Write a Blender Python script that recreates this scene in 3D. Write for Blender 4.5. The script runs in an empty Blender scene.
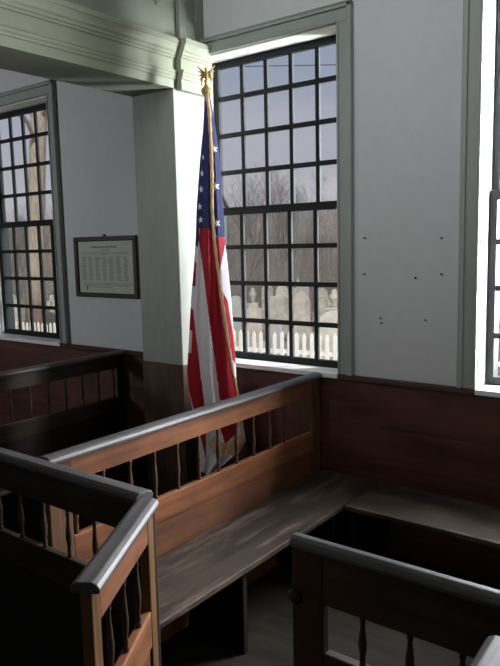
import bpy, bmesh, math, random
from mathutils import Vector, Matrix
random.seed(7)
S = bpy.context.scene
COL = S.collection
PI = math.pi

# ------------------------------------------------------------------ materials
def new_mat(name):
    m = bpy.data.materials.new(name); m.use_nodes = True
    nt = m.node_tree; b = nt.nodes['Principled BSDF']
    return m, nt, b

def paint(name, c, var=0.12, scale=2.0, rough=0.6, bump=0.05, c2=None, stretch=(1, 1, 1), spec=0.3):
    m, nt, b = new_mat(name); N = nt.nodes; L = nt.links
    tc = N.new('ShaderNodeTexCoord'); mp = N.new('ShaderNodeMapping'); mp.inputs['Scale'].default_value = stretch
    n1 = N.new('ShaderNodeTexNoise'); n1.inputs['Scale'].default_value = scale; n1.inputs['Detail'].default_value = 6
    n2 = N.new('ShaderNodeTexNoise'); n2.inputs['Scale'].default_value = scale * 14; n2.inputs['Detail'].default_value = 3
    cr = N.new('ShaderNodeValToRGB')
    a = c2 if c2 else tuple(x * (1 - var * 2) for x in c)
    cr.color_ramp.elements[0].color = (*a, 1); cr.color_ramp.elements[0].position = .3
    cr.color_ramp.elements[1].color = (*[min(1, x * (1 + var * .5)) for x in c], 1); cr.color_ramp.elements[1].position = .7
    mx = N.new('ShaderNodeMath'); mx.operation = 'MULTIPLY_ADD'; mx.inputs[1].default_value = .35; 
    bp = N.new('ShaderNodeBump'); bp.inputs['Strength'].default_value = bump; bp.inputs['Distance'].default_value = .01
    L.new(tc.outputs['Object'], mp.inputs[0]); L.new(mp.outputs[0], n1.inputs['Vector']); L.new(mp.outputs[0], n2.inputs['Vector'])
    sc = N.new('ShaderNodeMath'); sc.operation = 'MULTIPLY'; sc.inputs[1].default_value = .65
    L.new(n1.outputs[0], sc.inputs[0]); L.new(n2.outputs[0], mx.inputs[0]); L.new(sc.outputs[0], mx.inputs[2])
    L.new(mx.outputs[0], cr.inputs[0]); L.new(cr.outputs[0], b.inputs['Base Color'])
    L.new(n2.outputs[0], bp.inputs['Height']); L.new(bp.outputs[0], b.inputs['Normal'])
    b.inputs['Roughness'].default_value = rough; b.inputs['Specular IOR Level'].default_value = spec
    return m

def wood(name, c1, c2, axis='x', rough=0.45, spec=0.5, scale=1.0, bump=.25, wear=None, coat=0.0):
    """grain runs along the given object axis; c1 dark, c2 light"""
    m, nt, b = new_mat(name); N = nt.nodes; L = nt.links
    tc = N.new('ShaderNodeTexCoord'); mp = N.new('ShaderNodeMapping')
    lo, hi = 1.2 * scale, 16 * scale
    mp.inputs['Scale'].default_value = {'x': (lo, hi, hi), 'y': (hi, lo, hi), 'z': (hi, hi, lo)}[axis]
    n1 = N.new('ShaderNodeTexNoise'); n1.inputs['Scale'].default_value = 1.0; n1.inputs['Detail'].default_value = 8
    n1.inputs['Roughness'].default_value = .62; n1.inputs['Distortion'].default_value = 1.0
    n2 = N.new('ShaderNodeTexNoise'); n2.inputs['Scale'].default_value = 3.2; n2.inputs['Detail'].default_value = 4
    cr = N.new('ShaderNodeValToRGB')
    cr.color_ramp.elements[0].color = (*c1, 1); cr.color_ramp.elements[0].position = .32
    cr.color_ramp.elements[1].color = (*c2, 1); cr.color_ramp.elements[1].position = .68
    L.new(tc.outputs['Object'], mp.inputs[0]); L.new(mp.outputs[0], n1.inputs['Vector']); L.new(tc.outputs['Object'], n2.inputs['Vector'])
    ad = N.new('ShaderNodeMath'); ad.operation = 'MULTIPLY_ADD'; ad.inputs[1].default_value = .36
    h = N.new('ShaderNodeMath'); h.operation = 'MULTIPLY'; h.inputs[1].default_value = .64
    L.new(n1.outputs[0], h.inputs[0]); L.new(n2.outputs[0], ad.inputs[0]); L.new(h.outputs[0], ad.inputs[2])
    L.new(ad.outputs[0], cr.inputs[0])
    out = cr.outputs[0]
    if wear:
        n3 = N.new('ShaderNodeTexNoise'); n3.inputs['Scale'].default_value = 5; n3.inputs['Detail'].default_value = 9; n3.inputs['Roughness'].default_value = .7
        r3 = N.new('ShaderNodeValToRGB'); r3.color_ramp.elements[0].position = .5; r3.color_ramp.elements[1].position = .66
        mp3 = N.new('ShaderNodeMapping'); mp3.inputs['Scale'].default_value = {'x': (.3, 2, 2), 'y': (2, .3, 2), 'z': (2, 2, .3)}[axis]
        L.new(tc.outputs['Object'], mp3.inputs[0]); L.new(mp3.outputs[0], n3.inputs['Vector']); L.new(n3.outputs[0], r3.inputs[0])
        mix = N.new('ShaderNodeMix'); mix.data_type = 'RGBA'
        L.new(r3.outputs[0], mix.inputs['Factor']); L.new(out, mix.inputs['A']); mix.inputs['B'].default_value = (*wear, 1)
        out = mix.outputs['Result']
    L.new(out, b.inputs['Base Color'])
    bp = N.new('ShaderNodeBump'); bp.inputs['Strength'].default_value = bump; bp.inputs['Distance'].default_value = .004
    L.new(n1.outputs[0], bp.inputs['Height']); L.new(bp.outputs[0], b.inputs['Normal'])
    rr = N.new('ShaderNodeMapRange'); rr.inputs['To Min'].default_value = rough - .1; rr.inputs['To Max'].default_value = rough + .14
    L.new(n1.outputs[0], rr.inputs['Value']); L.new(rr.outputs[0], b.inputs['Roughness'])
    b.inputs['Specular IOR Level'].default_value = spec
    b.inputs['Coat Weight'].default_value = coat; b.inputs['Coat Roughness'].default_value = .3
    return m

M = {}
M['wall'] = paint('white_plaster', (.60, .62, .62), .05, 1.1, .7, .06)
M['wall_shell'] = paint('off_white_shell', (.45, .45, .43), .05, 1.2, .8)
M['ceiling'] = paint('ceiling_paint', (.5, .5, .48), .04, 1.2, .8)
M['casing'] = paint('grey_green_casing', (.34, .37, .345), .10, 1.5, .5, .04, stretch=(1, 1, .3))
M['white_trim'] = paint('white_trim', (.84, .84, .80), .04, 2, .45, .03)
M['pier'] = paint('grey_green_pier', (.37, .39, .345), .12, 1.6, .55, .06, stretch=(1, 1, .25))
M['gallery'] = paint('sage_gallery_paint', (.36, .385, .285), .10, 1.3, .5, .05, stretch=(1.5, .25, 1.5))
M['parapet'] = paint('sage_parapet_paint', (.27, .30, .235), .10, 1.3, .55, .05, stretch=(1.5, .3, 1.5))
M['sash'] = paint('backlit_sash', (.012, .015, .015), .15, 3, .6, .03, spec=.15)  # sash looks dark against the daylight; that shade is in the colour
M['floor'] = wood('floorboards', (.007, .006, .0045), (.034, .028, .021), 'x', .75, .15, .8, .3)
M['dado'] = wood('wainscot_wood', (.032, .011, .008), (.135, .048, .033), 'x', .5, .35, .6)
M['dadocap'] = wood('wainscot_cap_wood', (.03, .016, .010), (.09, .05, .03), 'x', .35, .5)
M['pierwood'] = wood('pier_cladding_wood', (.035, .02, .014), (.13, .075, .05), 'z', .55, .3, 1)
M['cap'] = wood('worn_cap_wood', (.034, .030, .030), (.125, .115, .115), 'x', .43, .5, 1.3, .35, None, .04)
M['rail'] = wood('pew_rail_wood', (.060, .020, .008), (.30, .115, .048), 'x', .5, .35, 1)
M['rail_shaded'] = wood('shaded_pew_wood', (.013, .009, .006), (.07, .044, .028), 'x', .5, .35, 1)  # rail wood again, with the shade of the room-facing sides in its colour
M['panel_shaded'] = wood('shaded_panel_wood', (.008, .006, .005), (.026, .017, .012), 'x', .55, .3, 1)  # panel wood with shade put into the colour, also under the benches
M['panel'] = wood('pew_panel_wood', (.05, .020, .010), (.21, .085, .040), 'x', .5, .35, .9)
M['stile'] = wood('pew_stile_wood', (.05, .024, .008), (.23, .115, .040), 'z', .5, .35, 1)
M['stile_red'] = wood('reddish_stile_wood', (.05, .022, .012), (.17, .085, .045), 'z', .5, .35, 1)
M['stile_shaded'] = wood('shaded_stile_wood', (.012, .008, .006), (.045, .028, .02), 'z', .5, .35, 1)  # shaded copy of the stile wood, also used on the door jamb
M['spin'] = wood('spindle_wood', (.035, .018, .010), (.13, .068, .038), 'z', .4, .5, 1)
M['spin_shaded'] = wood('shaded_spindle_wood', (.02, .012, .008), (.07, .04, .026), 'z', .4, .5, 1)  # spindle wood darkened for the pews that stand in shade
M['seatx'] = wood('bench_seat_wood', (.011, .008, .006), (.062, .044, .031), 'x', .45, .4, .8, .3, (.15, .11, .08))
M['seaty'] = wood('bench_seat_wood_lengthwise', (.011, .008, .006), (.060, .042, .031), 'y', .45, .4, .8, .3, (.15, .11, .083))
M['frame'] = wood('picture_frame_wood', (.012, .007, .005), (.04, .022, .014), 'x', .4, .5, 2)
M['paper'] = paint('aged_paper', (.52, .53, .46), .06, 6, .6, .01)
M['ink'] = paint('faded_ink', (.24, .25, .23), .2, 30, .7, 0)
M['iron'] = paint('dark_iron', (.03, .03, .03), .2, 20, .5, .05)
M['red'] = paint('flag_red', (.44, .007, .022), .12, 8, .6, .15, stretch=(1, 1, .2))
M['white'] = paint('flag_white', (.82, .77, .79), .06, 8, .6, .15, stretch=(1, 1, .2))
M['blue'] = paint('flag_blue', (.022, .028, .13), .15, 8, .6, .15, stretch=(1, 1, .2))
M['star'] = paint('flag_star_white', (.85, .85, .87), .03, 8, .6, .02)
M['fringe'] = paint('gold_fringe', (.82, .56, .30), .15, 40, .55, .4)
M['gold'] = paint('gilt_metal', (.55, .38, .13), .2, 12, .35, .1)
M['pole'] = wood('flagpole_wood', (.08, .045, .02), (.2, .12, .06), 'z', .4, .5, 1)
M['stone'] = paint('pale_gravestone', (.60, .55, .47), .3, 4, .8, .3)
M['stone_grey'] = paint('grey_gravestone', (.42, .41, .39), .16, 3, .8, .3)
M['stone_dark'] = paint('dark_gravestone', (.10, .10, .10), .16, 3, .8, .3)
M['stone_red'] = paint('reddish_gravestone', (.24, .15, .12), .16, 3, .8, .3)
M['picket'] = paint('white_picket_paint', (.72, .71, .66), .05, 4, .6, .05)
M['ground'] = paint('dry_winter_grass', (.33, .30, .24), .25, .6, .95, .4, (.17, .155, .12))
M['hill'] = paint('leaf_litter', (.33, .29, .25), .25, .8, .95, .5, (.20, .18, .16))
M['bark'] = paint('grey_bark', (.22, .20, .18), .2, 3, .9, .4)
M['bark_far'] = paint('hazy_grey_bark', (.22, .21, .21), .15, 3, .9, .3)
M['bark_tan'] = paint('tan_bark', (.50, .42, .33), .25, 5, .9, .6, stretch=(3, 3, .6))
M['brush'] = paint('brown_brush', (.36, .325, .29), .25, 2, .95, .2)

def glass_mat():
    m, nt, b = new_mat('old_window_glass'); N = nt.nodes; L = nt.links
    N.remove(b); out = N['Material Output']
    tr = N.new('ShaderNodeBsdfTransparent'); tr.inputs[0].default_value = (.95, .96, .97, 1)
    gl = N.new('ShaderNodeBsdfGlossy'); gl.inputs['Roughness'].default_value = .03
    fr = N.new('ShaderNodeFresnel'); fr.inputs[0].default_value = 1.12
    mx = N.new('ShaderNodeMixShader')
    L.new(fr.outputs[0], mx.inputs[0]); L.new(tr.outputs[0], mx.inputs[1]); L.new(gl.outputs[0], mx.inputs[2]); L.new(mx.outputs[0], out.inputs[0])
    return m
M['glass'] = glass_mat()

# ------------------------------------------------------------------ mesh helpers
def box(bm, x0, x1, y0, y1, z0, z1, mi=0):
    v = [bm.verts.new((x, y, z)) for z in (z0, z1) for x, y in ((x0, y0), (x1, y0), (x1, y1), (x0, y1))]
    for q in ((3, 2, 1, 0), (4, 5, 6, 7), (0, 1, 5, 4), (1, 2, 6, 5), (2, 3, 7, 6), (3, 0, 4, 7)):
        f = bm.faces.new([v[i] for i in q]); f.material_index = mi

def prism(bm, prof, axis, a, b):
    """closed profile (list of 2-D points) swept along an axis from a to b; y: points are (x,z); x: points are (y,z)"""
    def P(p, t): return (p[0], t, p[1]) if axis == 'y' else ((t, p[0], p[1]) if axis == 'x' else (p[0], p[1], t))
    A = [bm.verts.new(P(p, a)) for p in prof]; B = [bm.verts.new(P(p, b)) for p in prof]
    n = len(prof)
    for i in range(n): bm.faces.new((A[i], A[(i + 1) % n], B[(i + 1) % n], B[i]))
    bm.faces.new(A[::-1]); bm.faces.new(B)

def lathe(bm, prof, cx=0, cy=0, seg=12):
    rings = []
    for r, z in prof:
        rings.append([bm.verts.new((cx + r * math.cos(2 * PI * k / seg), cy + r * math.sin(2 * PI * k / seg), z)) for k in range(seg)])
    for a, b in zip(rings, rings[1:]):
        for k in range(seg): bm.faces.new((a[k], a[(k + 1) % seg], b[(k + 1) % seg], b[k]))
    bm.faces.new(rings[0][::-1]); bm.faces.new(rings[-1])

def tube(bm, pts, rad, seg=6, mi=0):
    rings = []
    for i, p in enumerate(pts):
        p = Vector(p); d = Vector(pts[min(i + 1, len(pts) - 1)]) - Vector(pts[max(i - 1, 0)])
        d.normalize(); u = d.orthogonal() if abs(d.z) > .98 else d.cross(Vector((0, 0, 1)))
        u.normalize(); w = d.cross(u); r = rad[i] if isinstance(rad, (list, tuple)) else rad
        rings.append([bm.verts.new(p + (u * math.cos(2 * PI * k / seg) + w * math.sin(2 * PI * k / seg)) * r) for k in range(seg)])
    for a, b in zip(rings, rings[1:]):
        for k in range(seg):
            f = bm.faces.new((a[k], a[(k + 1) % seg], b[(k + 1) % seg], b[k])); f.material_index = mi
    bm.faces.new(rings[0][::-1]); bm.faces.new(rings[-1])

def obj(name, bm, mat, parent=None, smooth=False, bevel=0, seg=2):
    bmesh.ops.recalc_face_normals(bm, faces=bm.faces[:])
    me = bpy.data.meshes.new(name); bm.to_mesh(me); bm.free()
    for m in (mat if isinstance(mat, (list, tuple)) else [mat]): me.materials.append(m)
    o = bpy.data.objects.new(name, me); COL.objects.link(o)
    if parent: o.parent = parent
    if smooth:
        for p in me.polygons: p.use_smooth = True
    if bevel:
        md = o.modifiers.new('bevel', 'BEVEL'); md.width = bevel; md.segments = seg; md.limit_method = 'ANGLE'
    return o

def tag(o, label=None, cat=None, group=None, kind=None):
    if label: o['label'] = label
    if cat: o['category'] = cat
    if group: o['group'] = group
    if kind: o['kind'] = kind
    return o

def thing(name, label, cat, loc=(0, 0, 0), rz=0, group=None):
    o = bpy.data.objects.new(name, None); COL.objects.link(o); o.empty_display_size = .1
    o.location = loc; o.rotation_euler = (0, 0, rz)
    return tag(o, label, cat, group)

def struct_empty(name, label, cat):
    o = bpy.data.objects.new(name, None); COL.objects.link(o)
    return tag(o, label, cat, None, 'structure')

def bx(*a):
    bm = bmesh.new(); box(bm, *a); return bm

# ------------------------------------------------------------------ room shell
ZS = 1.06; ZH = 3.10; WT = .195
OPEN = [(-3.83, -2.785), (-1.165, -.087), (.752, 1.80)]
bm = bmesh.new()
xs = [-8.2] + [v for o in OPEN for v in o] + [5.2]
for i in range(0, len(xs), 2): box(bm, xs[i], xs[i + 1], 0, WT, -1.3, 5.7)
for a, b in OPEN:
    box(bm, a, b, 0, WT, -1.3, ZS - .03); box(bm, a, b, 0, WT, ZH, 5.7)
tag(obj('wall_far', bm, M['wall']), 'white plastered window wall with flaking paint', 'wall', None, 'structure')
for nm, d, lab in (('wall_right', (5.0, 5.2, -8.2, 0, -.1, 5.7), 'plain plastered end wall'), ('wall_left', (-8.2, -8.0, -8.2, 0, -.1, 5.7), 'plain plastered end wall under the gallery'),
              ('wall_back', (-8.2, 5.2, -8.4, -8.2, -.1, 5.7), 'plain plastered back wall')):
    tag(obj(nm, bx(*d), M['wall_shell']), lab, 'wall', None, 'structure')
tag(obj('ceiling', bx(-8.2, 5.2, -8.4, WT, 5.6, 5.75), M['ceiling']), 'pale ceiling', 'ceiling', None, 'structure')
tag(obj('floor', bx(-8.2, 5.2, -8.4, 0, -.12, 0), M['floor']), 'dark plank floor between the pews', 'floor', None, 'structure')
tag(obj('trim_1', bx(-8.0, -1.5, -8.2, 0, 3.42, 3.5), M['ceiling']), 'flat underside of the gallery floor', 'ceiling', None, 'structure')

# wainscot boards below the windows, with its own cap moulding
wd = struct_empty('trim_2', 'dark reddish brown board wainscot along the window wall', 'wainscot')
bm = bmesh.new()
for z0, z1 in ((0, .40), (.404, .76), (.764, 1.02)):
    box(bm, -8, 5, -.022, 0, z0, z1)
box(bm, -8, 5, -.016, 0, 0, 1.02)
obj('wainscot_board', bm, M['dado'], wd, bevel=.004)
prism_bm = bmesh.new()
prism(prism_bm, [(0, 1.02), (-.028, 1.02), (-.034, 1.035), (-.034, 1.05), (-.026, 1.06), (0, 1.06)], 'x', -8, 5)
obj('wainscot_cap', prism_bm, M['dadocap'], wd)

# windows --------------------------------------------------------
def window(n, x0, x1, label, left_casing=True, casing_right=True):
    w = struct_empty('window_%d' % n, label, 'window')
    cw = .10
    bm = bmesh.new()                                            # flat band with a raised outer moulding
    def vert(xa, xb, outer):
        box(bm, xa, xb, -.022, 0, ZS, ZH)
        box(bm, *( (xa, xa + .028) if outer < 0 else (xb - .028, xb)), -.042, -.022, ZS, ZH + cw)
        e = xb if outer < 0 else xa
        box(bm, *( (e - .014, e) if outer < 0 else (e, e + .014)), -.030, -.022, ZS, ZH)
    if left_casing: vert(x0 - cw, x0, -1)
    vert(x1, x1 + cw, 1)
    xl = x0 - cw if left_casing else -1.12
    box(bm, xl, x1 + cw, -.022, 0, ZH, ZH + cw)
    box(bm, xl, x1 + cw, -.042, -.022, ZH + cw - .028, ZH + cw)
    box(bm, xl, x1 + cw, -.050, -.022, ZH + cw - .010, ZH + cw)
    box(bm, xl, x1, -.030, -.022, ZH, ZH + .014)
    obj('casing', bm, M['casing'], w, bevel=.004)
    bm = bmesh.new()                                            # white reveal boards round the opening
    box(bm, x0, x0 + .006, 0, WT, ZS, ZH); box(bm, x1 - .006, x1, 0, WT, ZS, ZH); box(bm, x0, x1, 0, WT, ZH - .006, ZH)
    obj('reveal_lining', bm, M['white_trim'], w)
    obj('sill', bx(x0 if left_casing else -1.115, x1, -.040, WT, ZS - .028, ZS + .004), M['white_trim'], w, bevel=.006)
    bm = bmesh.new()
    for q0, q1 in ((x0 + .004, x0 + .045), (x1 - .045, x1 - .004)): box(bm, q0, q1, .151, WT + .012, ZS + .004, 2.062)
    obj('dark_reveal_strip', bm, M['sash'], w)  # added dark strips that hide the sunlit reveal behind the lower sash
    a, b = x0 + .006, x1 - .006
    st = .042
    def sash(name, y0, y1, z0, z1, rows, bot, top):
        bm = bmesh.new()
        box(bm, a, a + st, y0, y1, z0, z1); box(bm, b - st, b, y0, y1, z0, z1)
        box(bm, a + st, b - st, y0, y1, z0, z0 + bot); box(bm, a + st, b - st, y0, y1, z1 - top, z1)
        yy = (y0 + y1) / 2; g0, g1 = a + st, b - st
        for k in range(1, 5):
            x = g0 + (g1 - g0) * k / 5
            box(bm, x - .015, x + .015, y0 + .008, y1 - .006, z0 + bot, z1 - top)
        for z in rows: box(bm, g0, g1, y0 + .006, y1 - .002, z - .015, z + .015)
        s = obj(name, bm, M['sash'], w, bevel=.003)
        gb = bmesh.new()
        v = [gb.verts.new(p) for p in ((g0, yy, z0 + bot), (g1, yy, z0 + bot), (g1, yy, z1 - top), (g0, yy, z1 - top))]
        gb.faces.new(v)
        obj('glass', gb, M['glass'], s)
    sash('lower_sash', .115, .15, ZS + .004, 2.112, (1.335, 1.593, 1.84), .045, .05)
    sash('upper_sash', .152, .187, 2.062, ZH - .006, (2.352, 2.602, 2.85), .05, .045)
    return w
window(1, *OPEN[0], 'tall many paned window at the far left under the gallery')
window(2, *OPEN[1], 'tall many paned window behind the flag, in the middle', left_casing=False)
window(3, *OPEN[2], 'tall window cut off by the right edge of the picture')

# pier -------------------------------------------------------------
P1, P2, PD, ZB = -1.50, -1.12, .296, 2.855
pr = struct_empty('trim_3', 'square grey green pier between the two windows, wood clad at its foot', 'pillar')
obj('pier_shaft', bx(P1, P2, -PD, 0, 1.06, ZB), M['pier'], pr, bevel=.006)
bm = bmesh.new(); box(bm, P1 - .004, P2 + .004, -PD - .004, 0, 0, 1.062)
obj('pier_cladding', bm, M['pierwood'], pr, bevel=.004)

# gallery front: entablature, parapet, broken forward over the pier
gl = struct_empty('trim_4', 'moulded sage grey gallery beam running from the pier to upper left', 'beam')
def entab(dx):
    x = P2 + dx
    return [(x, ZB), (x, 2.905), (x + .008, 2.910), (x + .008, 2.923), (x + .014, 2.930), (x + .014, 2.945), (x + .020, 2.950), (x + .020, 2.962),
            (x, 2.966), (x, 3.034), (x + .010, 3.037), (x + .010, 3.050), (x + .018, 3.054), (x + .020, 3.068), (x + .030, 3.078),
            (x + .034, 3.096), (x + .044, 3.116), (x + .050, 3.120), (x + .050, 3.148), (x - .02, 3.158)]
bm = bmesh.new()
prism(bm, entab(0) + [(P1, 3.158), (P1, ZB)], 'y', -6.5, 0)
obj('entablature', bm, M['gallery'], gl)
bm = bmesh.new()
p = entab(.045); p[0] = (p[0][0], ZB - .012)
prism(bm, p + [(P2 - .03, 3.158), (P2 - .03, ZB - .012)], 'y', -.262, 0)
obj('entablature_block', bm, M['gallery'], gl)
bm = bmesh.new()
xf = P2 - .012
box(bm, P1, xf - .03, -6.5, 0, 3.158, 4.15)
box(bm, xf - .03, xf, -6.5, 0, 3.158, 3.335); box(bm, xf - .03, xf, -6.5, 0, 3.95, 4.15)
for y0, y1 in ((-.40, 0), (-1.72, -1.55), (-3.04, -2.87), (-4.36, -4.19), (-6.5, -5.5)): box(bm, xf - .03, xf, y0, y1, 3.335, 3.95)
for y0, y1 in ((-1.55, -.40), (-2.87, -1.72), (-4.19, -3.04)):
    for d in (0, .02, .04):                                     # stepped panel moulding
        box(bm, xf - .03, xf - .006 - d * .5, y0 + d, y1 - d, 3.335 + d, 3.335 + d + .014); box(bm, xf - .03, xf - .006 - d * .5, y1 - d - .014, y1 - d, 3.335 + d, 3.95)
        box(bm, xf - .03, xf - .006 - d * .5, y0 + d, y0 + d + .014, 3.335 + d, 3.95)
obj('parapet', bm, M['parapet'], gl)
bm = bmesh.new()
box(bm, xf, xf + .02, -.235, 0, 3.158, 4.15)
for y0, y1 in ((-.235, -.165), (-.085, 0)): box(bm, xf + .02, xf + .032, y0, y1, 3.158, 4.15)
box(bm, xf + .02, xf + .032, -.165, -.085, 3.158, 3.29)
obj('pedestal', bm, M['parapet'], gl, bevel=.003)

# ------------------------------------------------------------------ pews
def cap_bm(L, w, z0=1.03, z1=1.06, round_ends=False):
    bm = bmesh.new(); h = w / 2
    prism(bm, [(-h, z0), (h, z0), (h + .002, z0 + .012), (h - .005, z1 - .007), (h - .017, z1), (-h + .017, z1), (-h + .005, z1 - .007), (-h - .002, z0 + .012)], 'x', 0, L)
    return bm
SPIN = [(.0105, 0), (.0105, .012), (.008, .018), (.011, .026), (.0085, .040), (.0125, .075), (.0145, .10), (.012, .13), (.0085, .175), (.0075, .20), (.011, .206), (.0085, .213), (.0105, .222), (.0105, 1)]
def spindle_bm(z0, z1):
    bm = bmesh.new(); H = z1 - z0
    lathe(bm, [(r * .88, z0 + (z if z < 1 else H) * (1 if z >= 1 else H / .232)) for r, z in SPIN], 0, 0, 10)
    return bm

def pew_panel(name, label, cat, x, y, ang, L, spins, mats, cap_w=.075, stiles=(), group=None, z_bot=.0, thick=.030, cap_over=(0, 0), lower=(.585, .705), top=(.93, 1.03), latch=None):
    """a partition / front / door: local x runs along its length; faces +-y"""
    t = thing(name, label, cat, (x, y, 0), ang, group)
    mc, mr, mp, ms, mst = (M[k] for k in mats)
    cb = cap_bm(L + cap_over[0] + cap_over[1], cap_w)
    bmesh.ops.translate(cb, verts=cb.verts[:], vec=(-cap_over[0], 0, 0))
    obj('cap_rail', cb, mc, t, bevel=.003)
    h = thick / 2
    s0 = min([0] + [0]) ; segs = sorted(stiles)
    a = next((b for (aa, b) in segs if aa <= .001), 0.0); b_ = next((aa for (aa, b) in segs if b >= L - .001), L)
    obj('top_rail', bx(a, b_, -h, h, top[0], top[1]), mr, t, bevel=.004)
    obj('lower_rail', bx(a, b_, -h, h, lower[0], lower[1]), mr, t, bevel=.005)
    bm = bmesh.new(); box(bm, a, b_, -h * .45, h * .45, z_bot, lower[0]); box(bm, a, b_, -h, h, z_bot, .13)
    obj('bottom_panel', bm, mp, t, bevel=.003)
    for (aa, bb) in segs:
        obj('stile', bx(aa, bb, -h - .001, h + .001, z_bot, top[1]), mst, t, bevel=.004)
    first = None
    for s in spins:
        if first is None:
            first = o = obj('spindle', spindle_bm(lower[1], top[0]), ms, t, smooth=True)
        else:
            o = first.copy(); COL.objects.link(o); o.parent = t
        o.location = (s, 0, 0)
    return t

A_M = ('cap', 'rail', 'panel', 'spin', 'stile_red'); B_M = ('cap', 'rail_shaded', 'panel_shaded', 'spin_shaded', 'stile_shaded'); D_M = ('cap', 'rail_shaded', 'panel_shaded', 'spin_shaded', 'stile_shaded'); E_M = ('cap', 'rail_shaded', 'panel_shaded', 'spin_shaded', 'stile_shaded')
# partition that runs from the wainscot (y=0) out to the pew fronts; local x = -world y
sp = [.18 + .1505 * k for k in range(12)]
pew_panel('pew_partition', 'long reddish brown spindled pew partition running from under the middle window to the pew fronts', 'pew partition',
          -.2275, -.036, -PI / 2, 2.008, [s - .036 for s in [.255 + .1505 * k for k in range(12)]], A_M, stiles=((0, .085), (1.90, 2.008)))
pew_panel('pew_partition', 'shaded spindled pew partition in the left background, ending at the wall beside the pier', 'pew partition',
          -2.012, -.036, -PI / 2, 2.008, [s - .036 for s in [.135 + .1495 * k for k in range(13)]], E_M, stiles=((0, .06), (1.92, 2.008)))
pew_panel('pew_railing', 'shaded spindled pew railing on the left, between the left edge and the open door', 'pew railing',
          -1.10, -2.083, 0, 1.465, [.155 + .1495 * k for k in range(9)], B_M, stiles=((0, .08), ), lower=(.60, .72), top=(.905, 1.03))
pew_panel('pew_railing', 'shaded spindled pew railing with shiny cap rail at lower right', 'pew railing',
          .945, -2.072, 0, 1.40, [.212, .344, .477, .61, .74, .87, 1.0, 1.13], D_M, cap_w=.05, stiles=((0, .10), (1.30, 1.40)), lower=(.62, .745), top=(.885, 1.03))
ltr = [o for o in COL.objects if o.name.startswith('pew_railing') and o.location.x > .5][0]
bm = bmesh.new(); lathe(bm, [(.004, -.012), (.016, -.010), (.022, 0), (.016, .010), (.004, .012)], 0, 0, 12)
lt = obj('door_catch', bm, M['stile_shaded'], ltr, smooth=True); lt.location = (.012, -.020, .885); lt.rotation_euler = (PI / 2, 0, 0)
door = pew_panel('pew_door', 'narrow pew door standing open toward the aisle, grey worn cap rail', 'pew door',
          .408, -2.112, math.atan2(-.867, .499), .545, [.15, .275, .40], ('cap', 'rail', 'panel', 'spin_shaded', 'stile'), cap_w=.074,
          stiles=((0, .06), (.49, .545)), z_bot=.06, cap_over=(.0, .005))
fr_ = [o for o in COL.objects if o.name.startswith('pew_railing') and o.location.x < 0][0]
obj('door_post', bx(1.40, 1.478, -.042, .034, 0, 1.03), M['stile_shaded'], fr_, bevel=.005)
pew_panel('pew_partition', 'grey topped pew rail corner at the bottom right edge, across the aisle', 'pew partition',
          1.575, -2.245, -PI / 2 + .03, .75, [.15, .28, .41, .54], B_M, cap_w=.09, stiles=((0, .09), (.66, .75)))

# benches
def bench(label, seat, legs, mat, extra=()):
    b = thing('pew_bench', label, 'bench', ((seat[0] + seat[1]) / 2, (seat[2] + seat[3]) / 2, 0))
    ox, oy = b.location.x, b.location.y
    bm = bmesh.new(); box(bm, seat[0] - ox, seat[1] - ox, seat[2] - oy, seat[3] - oy, .412, .44)
    obj('seat', bm, mat, b, bevel=.006)
    for l in legs:
        obj('support_board', bx(l[0] - ox, l[1] - ox, l[2] - oy, l[3] - oy, 0, .412), M['panel_shaded'], b, bevel=.003)
    return b
bench('worn plank bench along the reddish partition, right of the open door', (-.205, .20, -2.03, -.03), [(-.18, .16, -.52, -.49), (-.18, .16, -1.32, -1.29), (-.18, .16, -2.0, -1.97)], M['seaty'])
bench('plank bench against the wainscot below the white wall, at right', (.204, 2.25, -.475, -.03), [(.23, .26, -.45, -.06), (1.25, 1.28, -.45, -.06), (2.17, 2.2, -.45, -.06)], M['seatx'])
bench('shadowed bench along the left background partition', (-1.985, -1.56, -2.03, -.03), [(-1.96, -1.6, -.52, -.49), (-1.96, -1.6, -1.5, -1.47)], M['seaty'])

# ------------------------------------------------------------------ framed document on the wall
pf = thing('framed_document', 'dark framed printed sheet of small columns hung on the wall left of the pier', 'picture', (-2.175, -.003, 1.705), 0)
W2, H2, fw = .363, .240, .036
bm = bmesh.new()
box(bm, -W2, W2, -.028, 0, H2 - fw, H2); box(bm, -W2, W2, -.028, 0, -H2, -H2 + fw)
box(bm, -W2, -W2 + fw, -.028, 0, -H2 + fw, H2 - fw); box(bm, W2 - fw, W2, -.028, 0, -H2 + fw, H2 - fw)
obj('picture_frame', bm, M['frame'], pf, bevel=.005)
sh = obj('sheet', bx(-W2 + fw, W2 - fw, -.010, -.004, -H2 + fw, H2 - fw), M['paper'], pf)
bm = bmesh.new()
def dash(x0, x1, z, h): box(bm, x0, x1, -.0112, -.0102, z - h / 2, z + h / 2)
x = -.17
while x < .13:                                                     # illegible title line
    w = random.uniform(.012, .04); dash(x, min(x + w, .14), .158, .013); x += w + .006
dash(-.05, .05, .133, .005)
x = -.30
for zz in (.112, .103):
    x = -.29
    while x < .28:
        w = random.uniform(.01, .03); dash(x, x + w, zz, .0035); x += w + .005
for c in range(7):
    for r_ in range(18):
        x0 = -.285 + c * .082
        dash(x0, x0 + random.uniform(.035, .06), .078 - r_ * .0105, .0042)
for k, zz in enumerate((-.128, -.137, -.146, -.160)):
    x = -.28 + (.02 if k == 3 else 0)
    while x < (.28 if k < 3 else .05):
        w = random.uniform(.01, .03); dash(x, x + w, zz, .0035); x += w + .005
dash(-.245, -.225, -.165, .03)
obj('printed_text', bm, M['ink'], sh)
bm = bmesh.new(); tube(bm, [(0, 0, H2 + .008), (0, -.02, H2 + .008)], .007, 8)
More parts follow.
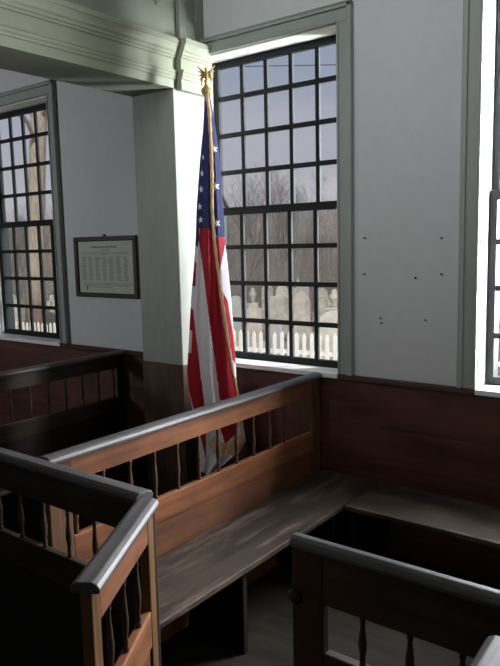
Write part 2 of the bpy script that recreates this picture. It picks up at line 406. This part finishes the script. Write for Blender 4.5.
obj('hanging_nail', bm, M['iron'], pf)

# small nails left in the white wall
NL = [(.083, 1.878), (.546, 1.867), (.083, 1.669), (.549, 1.673), (.399, 1.65), (.186, 1.415), (.193, 1.386), (.461, 1.417)]
n0 = None
for x, z in NL:
    if n0 is None:
        bm = bmesh.new(); lathe(bm, [(.003, 0), (.003, .008), (.006, .009), (.006, .011)], 0, 0, 8); n0 = o = obj('nail', bm, M['iron'])
        o.rotation_euler = (PI / 2, 0, 0)
    else:
        o = n0.copy(); COL.objects.link(o)
    o.location = (x, .001, z)
    tag(o, 'small dark nail left in the white wall between the middle and right windows', 'nail', 'nails in the white wall')

# short dark stick propped across the lower corner of the upper sash
bm = bmesh.new(); tube(bm, [(-1.085, .10, 2.215), (-1.02, .10, 2.105)], .014, 6)
tag(obj('sash_prop', bm, M['iron']), 'short dark slanting stick at the sash corner, right of the flag stars', 'stick')

# ------------------------------------------------------------------ flag
T = Vector((.797, .604, 0)).normalized(); Nn = Vector((T.y, -T.x, 0))
fl = thing('flag', 'furled American flag with gold fringe hanging from an indoor pole beside the middle window', 'flag', (-.87, -.3, 0), math.atan2(T.y, T.x))
# local frame: x along T, -y toward the room (Nn = local -y)
OL = [(.010, 2.785), (.006, 2.684), (-.004, 2.565), (-.021, 2.444), (-.042, 2.262), (-.060, 2.078), (-.069, 1.923), (-.088, 1.735), (-.114, 1.513), (-.136, 1.255), (-.156, 1.046), (-.142, .893), (-.110, .658), (-.086, .385)]
OR = [(.044, 2.784), (.061, 2.683), (.076, 2.563), (.091, 2.442), (.102, 2.259), (.109, 2.074), (.113, 1.888), (.133, 1.667), (.147, 1.456), (.161, 1.118), (.165, .919), (.193, .719), (.216, .583), (.175, .503), (.054, .417), (.03, .385)]
FR = [(.027, 2.773), (.039, 2.683), (.042, 2.564), (.045, 2.443), (.045, 2.26), (.040, 2.076), (.050, 1.889), (.075, 1.636), (.092, 1.463), (.121, 1.217), (.148, 1.019), (.168, .886), (.187, .719), (.197, .604)]
POLY = [
 ('red', [(-.039, 1.966), (.04, 1.964), (.05, 1.889), (.075, 1.636), (.096, 1.463), (.154, .973), (.171, .866), (.092, .868), (.057, .875), (.024, 1.219), (-.003, 1.478), (-.03, 1.734), (-.048, 1.891)]),
 ('blue', [(-.075, 2.864), (.072, 2.86), (.037, 1.964), (-.042, 1.966), (-.052, 1.854), (-.12, 1.855)]),
 ('blue', [(.054, 2.861), (.17, 2.858), (.15, 1.899), (.038, 1.914)]),
 ('red', [(.038, 1.914), (.125, 1.9), (.076, 1.687), (.055, 1.826)]),
 ('red', [(-.125, 1.755), (-.068, 1.753), (-.076, 1.601), (-.13, 1.602)]),
 ('red', [(.098, 1.559), (.122, 1.507), (.152, 1.281), (.166, 1.085), (.132, 1.151), (.096, 1.476)]),
 ('red', [(-.154, 1.469), (-.097, 1.461), (-.087, 1.351), (-.069, 1.123), (-.045, .858), (-.04, .589), (-.043, .48), (-.095, .725), (-.152, .96), (-.171, 1.177), (-.119, 1.176), (-.108, 1.319), (-.159, 1.333)]),
 ('fringe', [(-.174, 1.092), (-.129, 1.085), (-.132, .979), (-.177, .993)]),
 ('red', [(.059, .855), (.203, .852), (.159, .652), (.085, .586), (.055, .688)]),
 ('fringe', [(-.027, .589), (.014, .642), (.098, .586), (.178, .638), (.223, .61), (.181, .482), (.083, .525), (.004, .52)]),
]
def inside(p, pg):
    c = False; n = len(pg)
    for i in range(n):
        a, b = pg[i], pg[i - 1]
        if (a[1] > p[1]) != (b[1] > p[1]) and p[0] < (b[0] - a[0]) * (p[1] - a[1]) / (b[1] - a[1]) + a[0]: c = not c
    return c
def interp(tab, z):
    if z >= tab[0][1]: return tab[0][0]
    for (x0, z0), (x1, z1) in zip(tab, tab[1:]):
        if z0 >= z >= z1: return x0 + (x1 - x0) * (z0 - z) / (z0 - z1 + 1e-9)
    return tab[-1][0]
def depth(s, z, side):
    """cloth depth toward the room for s in -1..1 across the drape"""
    g = min(1, (2.80 - z) / 1.6)
    base = (.022 + .075 * g) * math.sqrt(max(0, 1 - s * s)) ** .8
    fold = .016 * g * math.sin(s * 8.5 + z * .9 + (1.0 if side > 0 else 2.2)) * (1 - s ** 4)
    fold += .006 * g * math.sin(s * 19 + z * 1.7)* (1 - s ** 4)
    return base + fold
NU, ZT, ZL = 90, 2.785, .388
NV = 300
MI = {'white': 0, 'red': 1, 'blue': 2, 'fringe': 3}
bm = bmesh.new(); front = []; back = []
for j in range(NV + 1):
    z = ZT + (ZL - ZT) * j / NV
    l, r = interp(OL, z), interp(OR, z)
    rf, rb = [], []
    for i in range(NU + 1):
        s = -math.cos(PI * i / NU) * .35 + (2 * i / NU - 1) * .65
        x = (l + r) / 2 + (r - l) / 2 * s
        zz = z + (.018 * math.sin(s * 7) if j == NV else 0)
        vf = bm.verts.new((x, -depth(s, z, 1), zz)); rf.append(vf)
        rb.append(vf if i in (0, NU) else bm.verts.new((x, depth(s, z, -1) * .8, zz)))
    front.append(rf); back.append(rb)
for j in range(NV):
    for i in range(NU):
        f = bm.faces.new((front[j][i], front[j][i + 1], front[j + 1][i + 1], front[j + 1][i]))
        c = f.calc_center_median(); mi = 0
        for nm, pg in POLY:
            if inside((c.x, c.z), pg): mi = MI[nm]; break
        else:
            if c.z > 1.98: mi = 2
        f.material_index = mi
        vs = [back[j][i], back[j + 1][i], back[j + 1][i + 1], back[j][i + 1]]
        f = bm.faces.new(vs); c = f.calc_center_median()
        f.material_index = 2 if c.z > 2.0 - c.x else (1 if int((c.x * .97 + c.z * .09 + 3) / .055) % 2 else 0)
for row in (front, back):
    pass
cloth = obj('cloth', bm, [M['white'], M['red'], M['blue'], M['fringe']], fl, smooth=True)
def surf(x, z, off=.004):
    l, r = interp(OL, z), interp(OR, z); s = max(-1, min(1, (x - (l + r) / 2) / ((r - l) / 2)))
    return Vector((x, -depth(s, z, 1) - off, z))
for (x, z, R, k) in ((.066, 2.442, .026, .8), (.069, 2.217, .028, .95), (.069, 1.992, .027, .9), (-.007, 2.396, .019, .45), (-.016, 2.298, .023, .55), (-.025, 2.201, .025, .65), (-.036, 2.096, .024, .7), (-.033, 2.015, .024, .75)):
    bm = bmesh.new(); rot = .15 + x * 2
    c = bm.verts.new(surf(x, z)); ring = []
    for q in range(10):
        a = PI / 2 + rot + q * PI / 5; rr = R if q % 2 == 0 else R * .42
        ring.append(bm.verts.new(surf(x + rr * math.cos(a) * k, z + rr * math.sin(a))))
    for q in range(10): bm.faces.new((c, ring[q], ring[(q + 1) % 10]))
    obj('star', bm, M['star'], cloth)
bm = bmesh.new()
pts = []; n = 70
for i in range(n + 1):
    z = 2.773 + (.604 - 2.773) * i / n
    pts.append(surf(interp(FR, z), z, .003))
tube(bm, pts, [.012 + .002 * math.sin(i * 2.1) for i in range(n + 1)], 6)
obj('fringe', bm, M['fringe'], cloth, smooth=True)
bm = bmesh.new()
lathe(bm, [(.0135, .03), (.0135, 2.80), (.011, 2.83)], .024, 0, 12)
obj('pole', bm, M['pole'], fl, smooth=True)
bm = bmesh.new()
lathe(bm, [(.14, 0), (.145, .012), (.13, .03), (.06, .05), (.03, .075), (.024, .14), (.016, .15)], .024, 0, 24)
obj('pole_base', bm, M['gold'], fl, smooth=True)
bm = bmesh.new()
lathe(bm, [(.014, 2.768), (.028, 2.777), (.034, 2.795), (.030, 2.812), (.016, 2.822), (.010, 2.83), (.009, 2.85), (.016, 2.856), (.009, 2.864)], .024, 0, 14)
obj('pole_collar', bm, M['gold'], fl, smooth=True)
# eagle with half raised wings
bm = bmesh.new()
def ell(c, r, m=None, rot=0):
    e = bmesh.ops.create_icosphere(bm, subdivisions=2, radius=1)
    R = Matrix.Translation(c) @ Matrix.Rotation(rot, 4, 'Y') @ Matrix.Diagonal((*r, 1))
    bmesh.ops.transform(bm, matrix=R, verts=e['verts'])
ell((.026, -.004, 2.888), (.014, .016, .028)); ell((.026, -.012, 2.922), (.010, .012, .011)); ell((.026, -.026, 2.919), (.004, .008, .004))
ell((.026, .008, 2.862), (.010, .010, .016))
for sg in (-1, 1):
    for q in range(5):                                              # feathers fanning from the shoulder
        a = .25 + q * .28
        tip = (.026 + sg * (.020 + .036 * math.cos(a * .9)), .004 + .003 * q, 2.905 + .042 - .03 * q)
        tube(bm, [(.026 + sg * .008, 0, 2.902 - .006 * q), (.026 + sg * .026, .002, 2.915 - .010 * q), tip], [.006, .007, .002], 5)
obj('eagle_finial', bm, M['gold'], fl, smooth=True)

# ------------------------------------------------------------------ outside
def gz(x, y):
    z = -.6 + .028 * (x + 4)
    z = max(z, -1.35)
    if y > 17: 
        t = min(1, (y - 17) / 45); z += 6.9 * (t * t * (3 - 2 * t)) * .35 + 6.9 * t * .65
    return z
bm = bmesh.new()
gx = [-110 + 3 * i for i in range(50)]; gy = [WT + 1.2 * i for i in range(15)] + [18.5 + 3 * i for i in range(16)] + [75, 90]
grid = [[bm.verts.new((x, y, gz(x, y) + (random.uniform(-.05, .05) if y > 2 else 0) - (max(0, y - 64) * .3))) for x in gx] for y in gy]
for j in range(len(gy) - 1):
    for i in range(len(gx) - 1):
        f = bm.faces.new((grid[j][i], grid[j][i + 1], grid[j + 1][i + 1], grid[j + 1][i])); f.material_index = 1 if gy[j] > 17 else 0
tag(obj('terrain', bm, [M['ground'], M['hill']], smooth=True), 'dry winter grass of the graveyard rising to a wooded hillside', 'ground', None, 'structure')

# picket fence
fx0, fx1, FY, SPC = -13.4, 1.2, 5.85, .15
pf_ = thing('picket_fence', 'white picket fence seen low through the window panes', 'fence', ((fx0 + fx1) / 2, FY, gz(-8, FY)))
def fz(x): return .36 + .028 * (x + 4.6) - gz(-8, FY)
oc = pf_.location.x
bm = bmesh.new(); box(bm, -.032, .032, -.012, .012, -.95, -.05)
v = [bm.verts.new(p) for p in ((-.032, -.012, -.05), (.032, -.012, -.05), (.032, .012, -.05), (-.032, .012, -.05))]
t0, t1 = bm.verts.new((0, -.012, 0)), bm.verts.new((0, .012, 0))
for q in ((v[0], v[1], t0), (v[2], v[3], t1), (v[1], v[2], t1, t0), (v[3], v[0], t0, t1)): bm.faces.new(q)
pk = None; x = fx0; px = []
while x < fx1:
    px.append(x)
    x += SPC
for x in px[:98]:
    if pk is None: pk = o = obj('picket', bm, M['picket'], pf_)
    else: o = pk.copy(); COL.objects.link(o); o.parent = pf_
    o.location = (x - oc, random.uniform(-.003, .003), fz(x) + random.uniform(-.015, .015)); o.rotation_euler.y = random.uniform(-.015, .015)
for dz in (.34, .78):
    bm = bmesh.new(); 
    a, b = fx0 - oc, fx1 - oc
    vv = []
    for xx in (a, b):
        zc = fz(xx + oc) - dz
        vv.append([bm.verts.new((xx, .014, zc - .035)), bm.verts.new((xx, .05, zc - .035)), bm.verts.new((xx, .05, zc + .035)), bm.verts.new((xx, .014, zc + .035))])
    for k in range(4): bm.faces.new((vv[0][k], vv[0][(k + 1) % 4], vv[1][(k + 1) % 4], vv[1][k]))
    bm.faces.new(vv[0][::-1]); bm.faces.new(vv[1])
    obj('fence_rail', bm, M['picket'], pf_)

# gravestones: (x, y, width, top z, style, material)
def stone_profile(w, h, style):
    a = w / 2
    if style == 'round': return [(-a, 0), (a, 0), (a, h - a * .8)] + [(a * math.cos(t * PI / 12), h - a * .8 + a * .8 * math.sin(t * PI / 12)) for t in range(1, 12)] + [(-a, h - a * .8)]
    if style == 'gothic': return [(-a, 0), (a, 0), (a, h - a * 1.1), (a * .75, h - a * .6), (a * .4, h - a * .22), (0, h), (-a * .4, h - a * .22), (-a * .75, h - a * .6), (-a, h - a * 1.1)]
    if style == 'shoulder': 
        b = a * .6
        return [(-a, 0), (a, 0), (a, h - a * .7), (b, h - a * .62)] + [(b * math.cos(t * PI / 8), h - b + b * math.sin(t * PI / 8)) for t in range(1, 8)] + [(-b, h - a * .62), (-a, h - a * .7)]
    return [(-a, 0), (a, 0), (a, h - .03), (a - .03, h), (-a + .03, h), (-a, h - .03)]
def gravestone(x, y, w, top, style, mat, label, group=None, rot=None):
    z = gz(x, y); h = top - z
    w *= .85
    g = thing('gravestone', label, 'gravestone', (x, y, z - .02), rot if rot is not None else random.uniform(.2, .55), group)
    bm = bmesh.new()
    if style == 'obelisk':
        a = w / 2
        for (q0, q1, z0, z1) in ((a, a, 0, h * .22), (a * .8, a * .8, h * .22, h * .34), (a * .55, a * .34, h * .34, h * .92)):
            lo = [bm.verts.new((sx * q0, sy * q0, z0)) for sx, sy in ((-1, -1), (1, -1), (1, 1), (-1, 1))]; hi = [bm.verts.new((sx * q1, sy * q1, z1)) for sx, sy in ((-1, -1), (1, -1), (1, 1), (-1, 1))]
            for k in range(4): bm.faces.new((lo[k], lo[(k + 1) % 4], hi[(k + 1) % 4], hi[k]))
            bm.faces.new(lo[::-1]); bm.faces.new(hi)
        ap = bm.verts.new((0, 0, h)); hi2 = [bm.verts.new((sx * a * .34, sy * a * .34, h * .92)) for sx, sy in ((-1, -1), (1, -1), (1, 1), (-1, 1))]
        for k in range(4): bm.faces.new((hi2[k], hi2[(k + 1) % 4], ap))
        obj('shaft', bm, mat, g)
    elif style == 'urn':
        a = w / 2
        box(bm, -a, a, -a, a, 0, h * .18); box(bm, -a * .8, a * .8, -a * .8, a * .8, h * .18, h * .62); box(bm, -a * .95, a * .95, -a * .95, a * .95, h * .62, h * .68)
        obj('pedestal', bm, mat, g, bevel=.02)
        bm = bmesh.new(); q = h * .32
        lathe(bm, [(a * .5, h * .68), (a * .25, h * .68 + q * .15), (a * .6, h * .68 + q * .45), (a * .7, h * .68 + q * .6), (a * .35, h * .68 + q * .78), (a * .4, h * .68 + q * .86), (.02, h)], 0, 0, 14)
        obj('urn', bm, mat, g, smooth=True)
    elif style == 'cross':
        a = w / 2
        box(bm, -a, a, -a * .6, a * .6, 0, h * .3); 
        obj('plinth', bm, mat, g, bevel=.02); bm = bmesh.new()
        box(bm, -a * .28, a * .28, -.07, .07, h * .3, h); box(bm, -a * .85, a * .85, -.07, .07, h * .68, h * .84)
        obj('cross', bm, mat, g, bevel=.02)
    else:
        prism(bm, [(p[0], p[1]) for p in stone_profile(w, h, style)], 'y', -.06, .06)
        obj('slab', bm, mat, g, bevel=.012)
        if style != 'flat_plain':
            obj('plinth', bx(-w / 2 - .08, w / 2 + .08, -.14, .14, 0, .14), mat, g, bevel=.012)
    return g
GR = 'gravestones seen through the windows'
st, sg, sd, sr = M['stone'], M['stone_grey'], M['stone_dark'], M['stone_red']
gravestone(-4.20, 7.0, .62, .66, 'round', st, 'large pale round topped gravestone low at the right side of the middle window')
gravestone(-6.50, 11.0, .55, .74, 'urn', st, 'pale urn topped monument behind the large round gravestone')
gravestone(-7.15, 10.5, .52, .70, 'gothic', st, 'pale gravestone with a pointed top near the centre of the middle window')
gravestone(-8.25, 11.2, .80, .50, 'flat', st, 'wide pale block gravestone in the middle window, left of the pointed one')
gravestone(-8.70, 11.9, .40, .78, 'gothic', st, 'slim pointed pale stone standing left behind the wide block gravestone')
gravestone(-8.12, 12.1, .40, .80, 'gothic', sg, 'slim pointed greyer stone standing right behind the wide block gravestone')
gravestone(-8.27, 10.0, .50, .42, 'shoulder', st, 'shouldered pale gravestone in front of the urn monument by the flag')
gravestone(-9.80, 12.0, .42, .64, 'urn', sg, 'grey urn monument close to the flag edge in the middle window')
gravestone(-8.85, 10.0, .34, .58, 'round', sg, 'narrow grey round topped gravestone right against the flag edge')
gravestone(-8.75, 14.0, .34, .26, 'round', sg, 'small grey distant gravestone between the pointed stone and the urn')
gravestone(-8.88, 13.0, .26, .90, 'obelisk', st, 'thin pale obelisk rising above the stones in the middle window')
gravestone(-10.9, 13.0, .24, 1.02, 'obelisk', st, 'thin pale obelisk at the left of the middle window, beside the flag')
gravestone(-5.80, 8.5, .40, .32, 'shoulder', st, 'low pale shouldered gravestone just behind the pickets')
gravestone(-6.20, 8.0, .38, .22, 'round', sg, 'low grey round gravestone behind the pickets, left of the pale one')
gravestone(-16.7, 10.0, .46, -.18, 'round', sd, 'dark round gravestone at the right of the left window')
gravestone(-15.98, 9.0, .38, .08, 'flat', sr, 'reddish slab gravestone at the foot of the big tree in the left window')
gravestone(-21.8, 12.0, .62, .12, 'shoulder', st, 'pale shouldered gravestone at the left edge of the left window')
gravestone(-21.6, 13.2, .60, .10, 'gothic', st, 'pale pointed gravestone left of the big tree trunk')
gravestone(-17.9, 11.0, .50, .28, 'cross', st, 'pale stone cross right of the big tree trunk')
gravestone(-20.2, 14.5, .40, .75, 'obelisk', st, 'pale slim obelisk left of the trunk in the left window')
k = 0
for (x, y, w, t_, s_) in [(-9.4, 13.5, .5, .45, 'round'), (-10.4, 15.2, .55, .42, 'shoulder'), (-8.0, 13.2, .45, .38, 'round'), (-11.4, 15.8, .5, .40, 'gothic'), (-9.9, 16, .5, .36, 'round'), (-7.6, 12.2, .4, .36, 'flat'), (-19.3, 14.4, .5, .05, 'round'), (-23.2, 15, .5, .05, 'shoulder'), (-25, 15.6, .5, .1, 'gothic'), (-22.2, 14.2, .45, .0, 'flat'), (-12.3, 16.2, .5, .4, 'round'), (-2.6, 9.5, .5, .62, 'shoulder'), (-3.6, 12.5, .5, .6, 'round'), (-1.2, 8.6, .5, .7, 'gothic'), (-4.9, 14, .5, .6, 'flat'), (-14.2, 12.5, .5, .1, 'round'), (-15.6, 14.2, .5, .12, 'shoulder')]:
    gravestone(x, y, w, t_, s_, st, 'pale gravestone in the rear rows of the graveyard', GR)

# utility wire
bm = bmesh.new()
tube(bm, [(-12.475 + .797 * t, 14 + .604 * t, 7.59 - .006 * t + .0015 * (t - 2) ** 2) for t in range(-6, 12)], .013, 5)
tag(obj('overhead_wire', bm, M['iron']), 'thin overhead wire crossing the sky in the middle window', 'wire')

# trees
def tree_mesh(name, H, seed, dens=3, trunk=.11, twig=5):
    rnd = random.Random(seed); bm = bmesh.new()
    def branch(p, d, L, r, lvl):
        n = 4 if lvl < 2 else 3; pts = [p]; rs = [r]
        for i in range(n):
            d = (d + Vector((rnd.uniform(-1, 1), rnd.uniform(-1, 1), rnd.uniform(-.2, .7))) * .16).normalized()
            p = p + d * L / n; pts.append(p); rs.append(r * (1 - .75 * (i + 1) / n))
        tube(bm, pts, rs, 6 if lvl == 0 else (4 if lvl == 1 else 3))
        if lvl >= dens: return
        for k in range(twig if lvl else twig + 4):
            i = rnd.uniform(.35 if lvl == 0 else .2, 1); q = min(n - 1, int(i * n)); f = i * n - q
            s = pts[q].lerp(pts[q + 1], f); rr = rs[q] * (1 - f) + rs[q + 1] * f
            a = rnd.uniform(0, 2 * PI); out = Vector((math.cos(a), math.sin(a), rnd.uniform(.5, 1.3))).normalized()
            nd = (d * .35 + out).normalized()
            branch(s, nd, L * rnd.uniform(.38, .6), max(rr * .6, .006), lvl + 1)
    branch(Vector((0, 0, -.2)), Vector((rnd.uniform(-.05, .05), rnd.uniform(-.05, .05), 1)), H, trunk, 0)
    bmesh.ops.recalc_face_normals(bm, faces=bm.faces[:])
    me = bpy.data.meshes.new(name); bm.to_mesh(me); bm.free(); return me
near = [tree_mesh('bare_tree_mesh', 5.6, s, 3, .085) for s in (1, 2, 3, 4)]
far = [tree_mesh('hill_tree_mesh', 6.0, s, 3, .10) for s in (11, 12, 13)]
for me in near: me.materials.append(M['bark'])
for me in far: me.materials.append(M['bark_far'])
rt = random.Random(5)
def plant(me, x, y, s, label, group):
    o = bpy.data.objects.new('bare_tree', me); COL.objects.link(o)
    o.location = (x, y, gz(x, y) - .1); o.rotation_euler = (0, 0, rt.uniform(0, 6.28)); o.scale = (s, s, s * rt.uniform(.9, 1.1))
    tag(o, label, 'tree', group)
CAMX, CAMY = 1.93, -3.55
for i in range(46):                                                # hillside behind the graveyard, middle window
    y = rt.uniform(18, 40) if i < 30 else rt.uniform(42, 60)
    k = (y - CAMY) * rt.uniform(.50, .86); x = CAMX - k
    plant(rt.choice(near if y < 41 else far), x, y, rt.uniform(.75, 1.0) * ((.48 if y < 30 else .55) if not .66 < k / (y - CAMY) < .78 else .68), 'bare grey winter tree on the hillside seen through the middle window', 'bare trees on the hill, middle window')
for i in range(34):                                                # left window
    y = rt.uniform(18, 36) if i < 22 else rt.uniform(42, 60)
    k = (y - CAMY); x = CAMX - k * rt.uniform(1.28, 1.62)
    plant(rt.choice(near if y < 41 else far), x, y, rt.uniform(.75, 1.05) * .6, 'bare grey winter tree on the hillside seen through the left window', 'bare trees on the hill, left window')
for i in range(26):                                                # the rest of the hillside
    y = rt.uniform(19, 58)
    k = (y - CAMY) * (rt.uniform(.12, .48) if i < 14 else rt.uniform(.9, 1.24)); x = CAMX - k
    plant(rt.choice(near if y < 41 else far), x, y, rt.uniform(.75, 1.0) * .6, 'bare grey winter tree on the hillside beside the window views', 'bare trees on the hill, beside the window views')
bm = bmesh.new()
tr = [(-.05, 0, -.2), (.12, .05, 2), (.42, .02, 4.2), (.75, 0, 6.4), (1.15, .1, 9.5), (1.3, .2, 12)]
tube(bm, tr, [.42, .34, .32, .30, .26, .18], 14)
rr = random.Random(3)
for k in range(7):
    z = rr.uniform(6.5, 11); a = rr.uniform(0, 6.28); L = rr.uniform(1.5, 3)
    s = Vector((.45 + (z - 4.2) * .14, .05, z)); e = s + Vector((math.cos(a) * L, math.sin(a) * L, L * .8)); tube(bm, [s, s.lerp(e, .5) + Vector((0, 0, .15)), e], [.10, .06, .02], 6)
bt = obj('big_tree', bm, M['bark_tan'], smooth=True); bt.location = (-20.35, 12.0, gz(-20.35, 12))
tag(bt, 'thick tan trunk of a tall tree filling the middle of the left window', 'tree')
# brush on the slope: nobody could count it
bm = bmesh.new(); rb = random.Random(9)
for i in range(10500):
    y = 17.5 + 40 * rb.random() ** 1.5; q_ = rb.random(); lo, hi = ((.48, .88) if q_ < .40 else ((1.25, 1.66) if q_ < .66 else ((.1, .48) if q_ < .88 else (.88, 1.25))))
    x = CAMX - (y - CAMY) * rb.uniform(lo, hi); z = gz(x, y); h = rb.uniform(.5, 2.4); w = rb.uniform(.012, .03)
    dx, dy = rb.uniform(-.25, .25) * h, rb.uniform(-.2, .2) * h
    a, b, c = bm.verts.new((x - w, y, z - .1)), bm.verts.new((x + w, y, z - .1)), bm.verts.new((x + dx, y + dy, z + h)); bm.faces.new((a, b, c))
    m_ = Vector((x + dx * .5, y + dy * .5, z + h * .5)); q = bm.verts.new(m_); q2 = bm.verts.new(m_ + Vector((0, 0, w * 2))); e = bm.verts.new(m_ + Vector((rb.uniform(-.5, .5), 0, rb.uniform(.2, .7)))); bm.faces.new((q, q2, e))
tag(obj('brush', bm, M['brush']), 'tangle of bare brown brush and saplings over the hillside', 'brush', None, 'stuff')

# ------------------------------------------------------------------ light
w = bpy.data.worlds.new('sky'); S.world = w; w.use_nodes = True
N = w.node_tree.nodes; L = w.node_tree.links; bg = N['Background']
tc = N.new('ShaderNodeTexCoord'); sx = N.new('ShaderNodeSeparateXYZ'); cr = N.new('ShaderNodeValToRGB')
L.new(tc.outputs['Generated'], sx.inputs[0]); L.new(sx.outputs['Z'], cr.inputs[0])
e = cr.color_ramp.elements
e[0].position = .0; e[0].color = (.50, .47, .47, 1); e[1].position = .8; e[1].color = (.20, .26, .40, 1)
q = e.new(.10); q.color = (.44, .43, .49, 1); q = e.new(.28); q.color = (.28, .34, .45, 1)
ns = N.new('ShaderNodeTexNoise'); ns.inputs['Scale'].default_value = 3.0; ns.inputs['Detail'].default_value = 6
mp = N.new('ShaderNodeMapping'); mp.inputs['Scale'].default_value = (1, 1, 4.5)
L.new(tc.outputs['Generated'], mp.inputs[0]); L.new(mp.outputs[0], ns.inputs['Vector'])
r2 = N.new('ShaderNodeValToRGB'); r2.color_ramp.elements[0].position = .42; r2.color_ramp.elements[1].position = .68
L.new(ns.outputs[0], r2.inputs[0])
ml = N.new('ShaderNodeMath'); ml.operation = 'MULTIPLY'; ml.inputs[1].default_value = .45; L.new(r2.outputs[0], ml.inputs[0])
mix = N.new('ShaderNodeMix'); mix.data_type = 'RGBA'
L.new(ml.outputs[0], mix.inputs['Factor']); L.new(cr.outputs[0], mix.inputs['A']); mix.inputs['B'].default_value = (.54, .52, .57, 1)
L.new(mix.outputs['Result'], bg.inputs[0]); bg.inputs[1].default_value = 1.0

def lamp(name, kind, loc, direction, energy, color=(1, 1, 1), size=1, size_y=None, angle=None, spread=None):
    d = bpy.data.lights.new(name, kind); d.energy = energy; d.color = color
    if kind == 'AREA':
        d.size = size
        if size_y: d.shape = 'RECTANGLE'; d.size_y = size_y
    if angle is not None: d.angle = angle
    if spread: d.spread = math.radians(spread)
    o = bpy.data.objects.new(name, d); COL.objects.link(o); o.location = loc
    o.rotation_euler = Vector(direction).to_track_quat('-Z', 'Y').to_euler()
    return o
lamp('sun', 'SUN', (10, -10, 15), (-.52, .46, -.74), 2.9, (1, .94, .84), angle=math.radians(3))
# daylight lamps outside the middle and right windows, then added fill at unseen walls
lamp('window_daylight', 'AREA', (1.15, .75, 2.3), (-1, -.28, -.08), 820, (.95, .97, 1), 1.1, 2.2)
lamp('right_window_daylight', 'AREA', (1.5, .62, 2.5), (-.55, -1, -.45), 84, (.93, .96, 1), 1.4, 1.6)
lamp('high_window_daylight', 'AREA', (-.55, .75, 3.75), (0, -.8, -1), 30, (.9, .95, 1), 1.6, .8)
lamp('end_wall_fill', 'AREA', (4.9, -.9, 3.0), (-1, -.12, -.15), 8, (1, .97, .90), 2.0, 1.6, spread=80)  # unseen fill lamp from the right; the end wall has no window
lamp('back_wall_fill', 'AREA', (.6, -8.1, 4.3), (0, 1, -.03), 31, (.96, .98, 1), 4.0, 1.4, spread=52)  # unseen lamp added to brighten the upper window wall
lamp('under_gallery_fill', 'AREA', (-5.2, -8.1, 2.6), (.25, 1, -.02), 26, (.95, .97, 1), 2.5, 1.2, spread=52)  # unseen lamp added to lift the wall below the gallery

# ------------------------------------------------------------------ camera
cd = bpy.data.cameras.new('camera'); cam = bpy.data.objects.new('camera', cd); COL.objects.link(cam)
CX, CY, CZ, YAW, PITCH, ROLL, FPX = 1.9324, -3.5474, 1.8544, .6517, -.1307, -.0225, 671.12
cd.sensor_fit = 'VERTICAL'; cd.sensor_height = 24; cd.lens = FPX * 24 / 666; cd.clip_start = .05; cd.clip_end = 400
fwv = Vector((-math.sin(YAW) * math.cos(PITCH), math.cos(YAW) * math.cos(PITCH), math.sin(PITCH)))
rv = Vector((math.cos(YAW), math.sin(YAW), 0)); uv = rv.cross(fwv)
r2_ = rv * math.cos(ROLL) + uv * math.sin(ROLL); u2_ = uv * math.cos(ROLL) - rv * math.sin(ROLL)
mtx = Matrix((r2_, u2_, -fwv)).transposed().to_4x4(); mtx.translation = (CX, CY, CZ); cam.matrix_world = mtx
S.camera = cam
S.view_settings.view_transform = 'Standard'; S.view_settings.look = 'None'; S.view_settings.exposure = 0; S.view_settings.gamma = 1
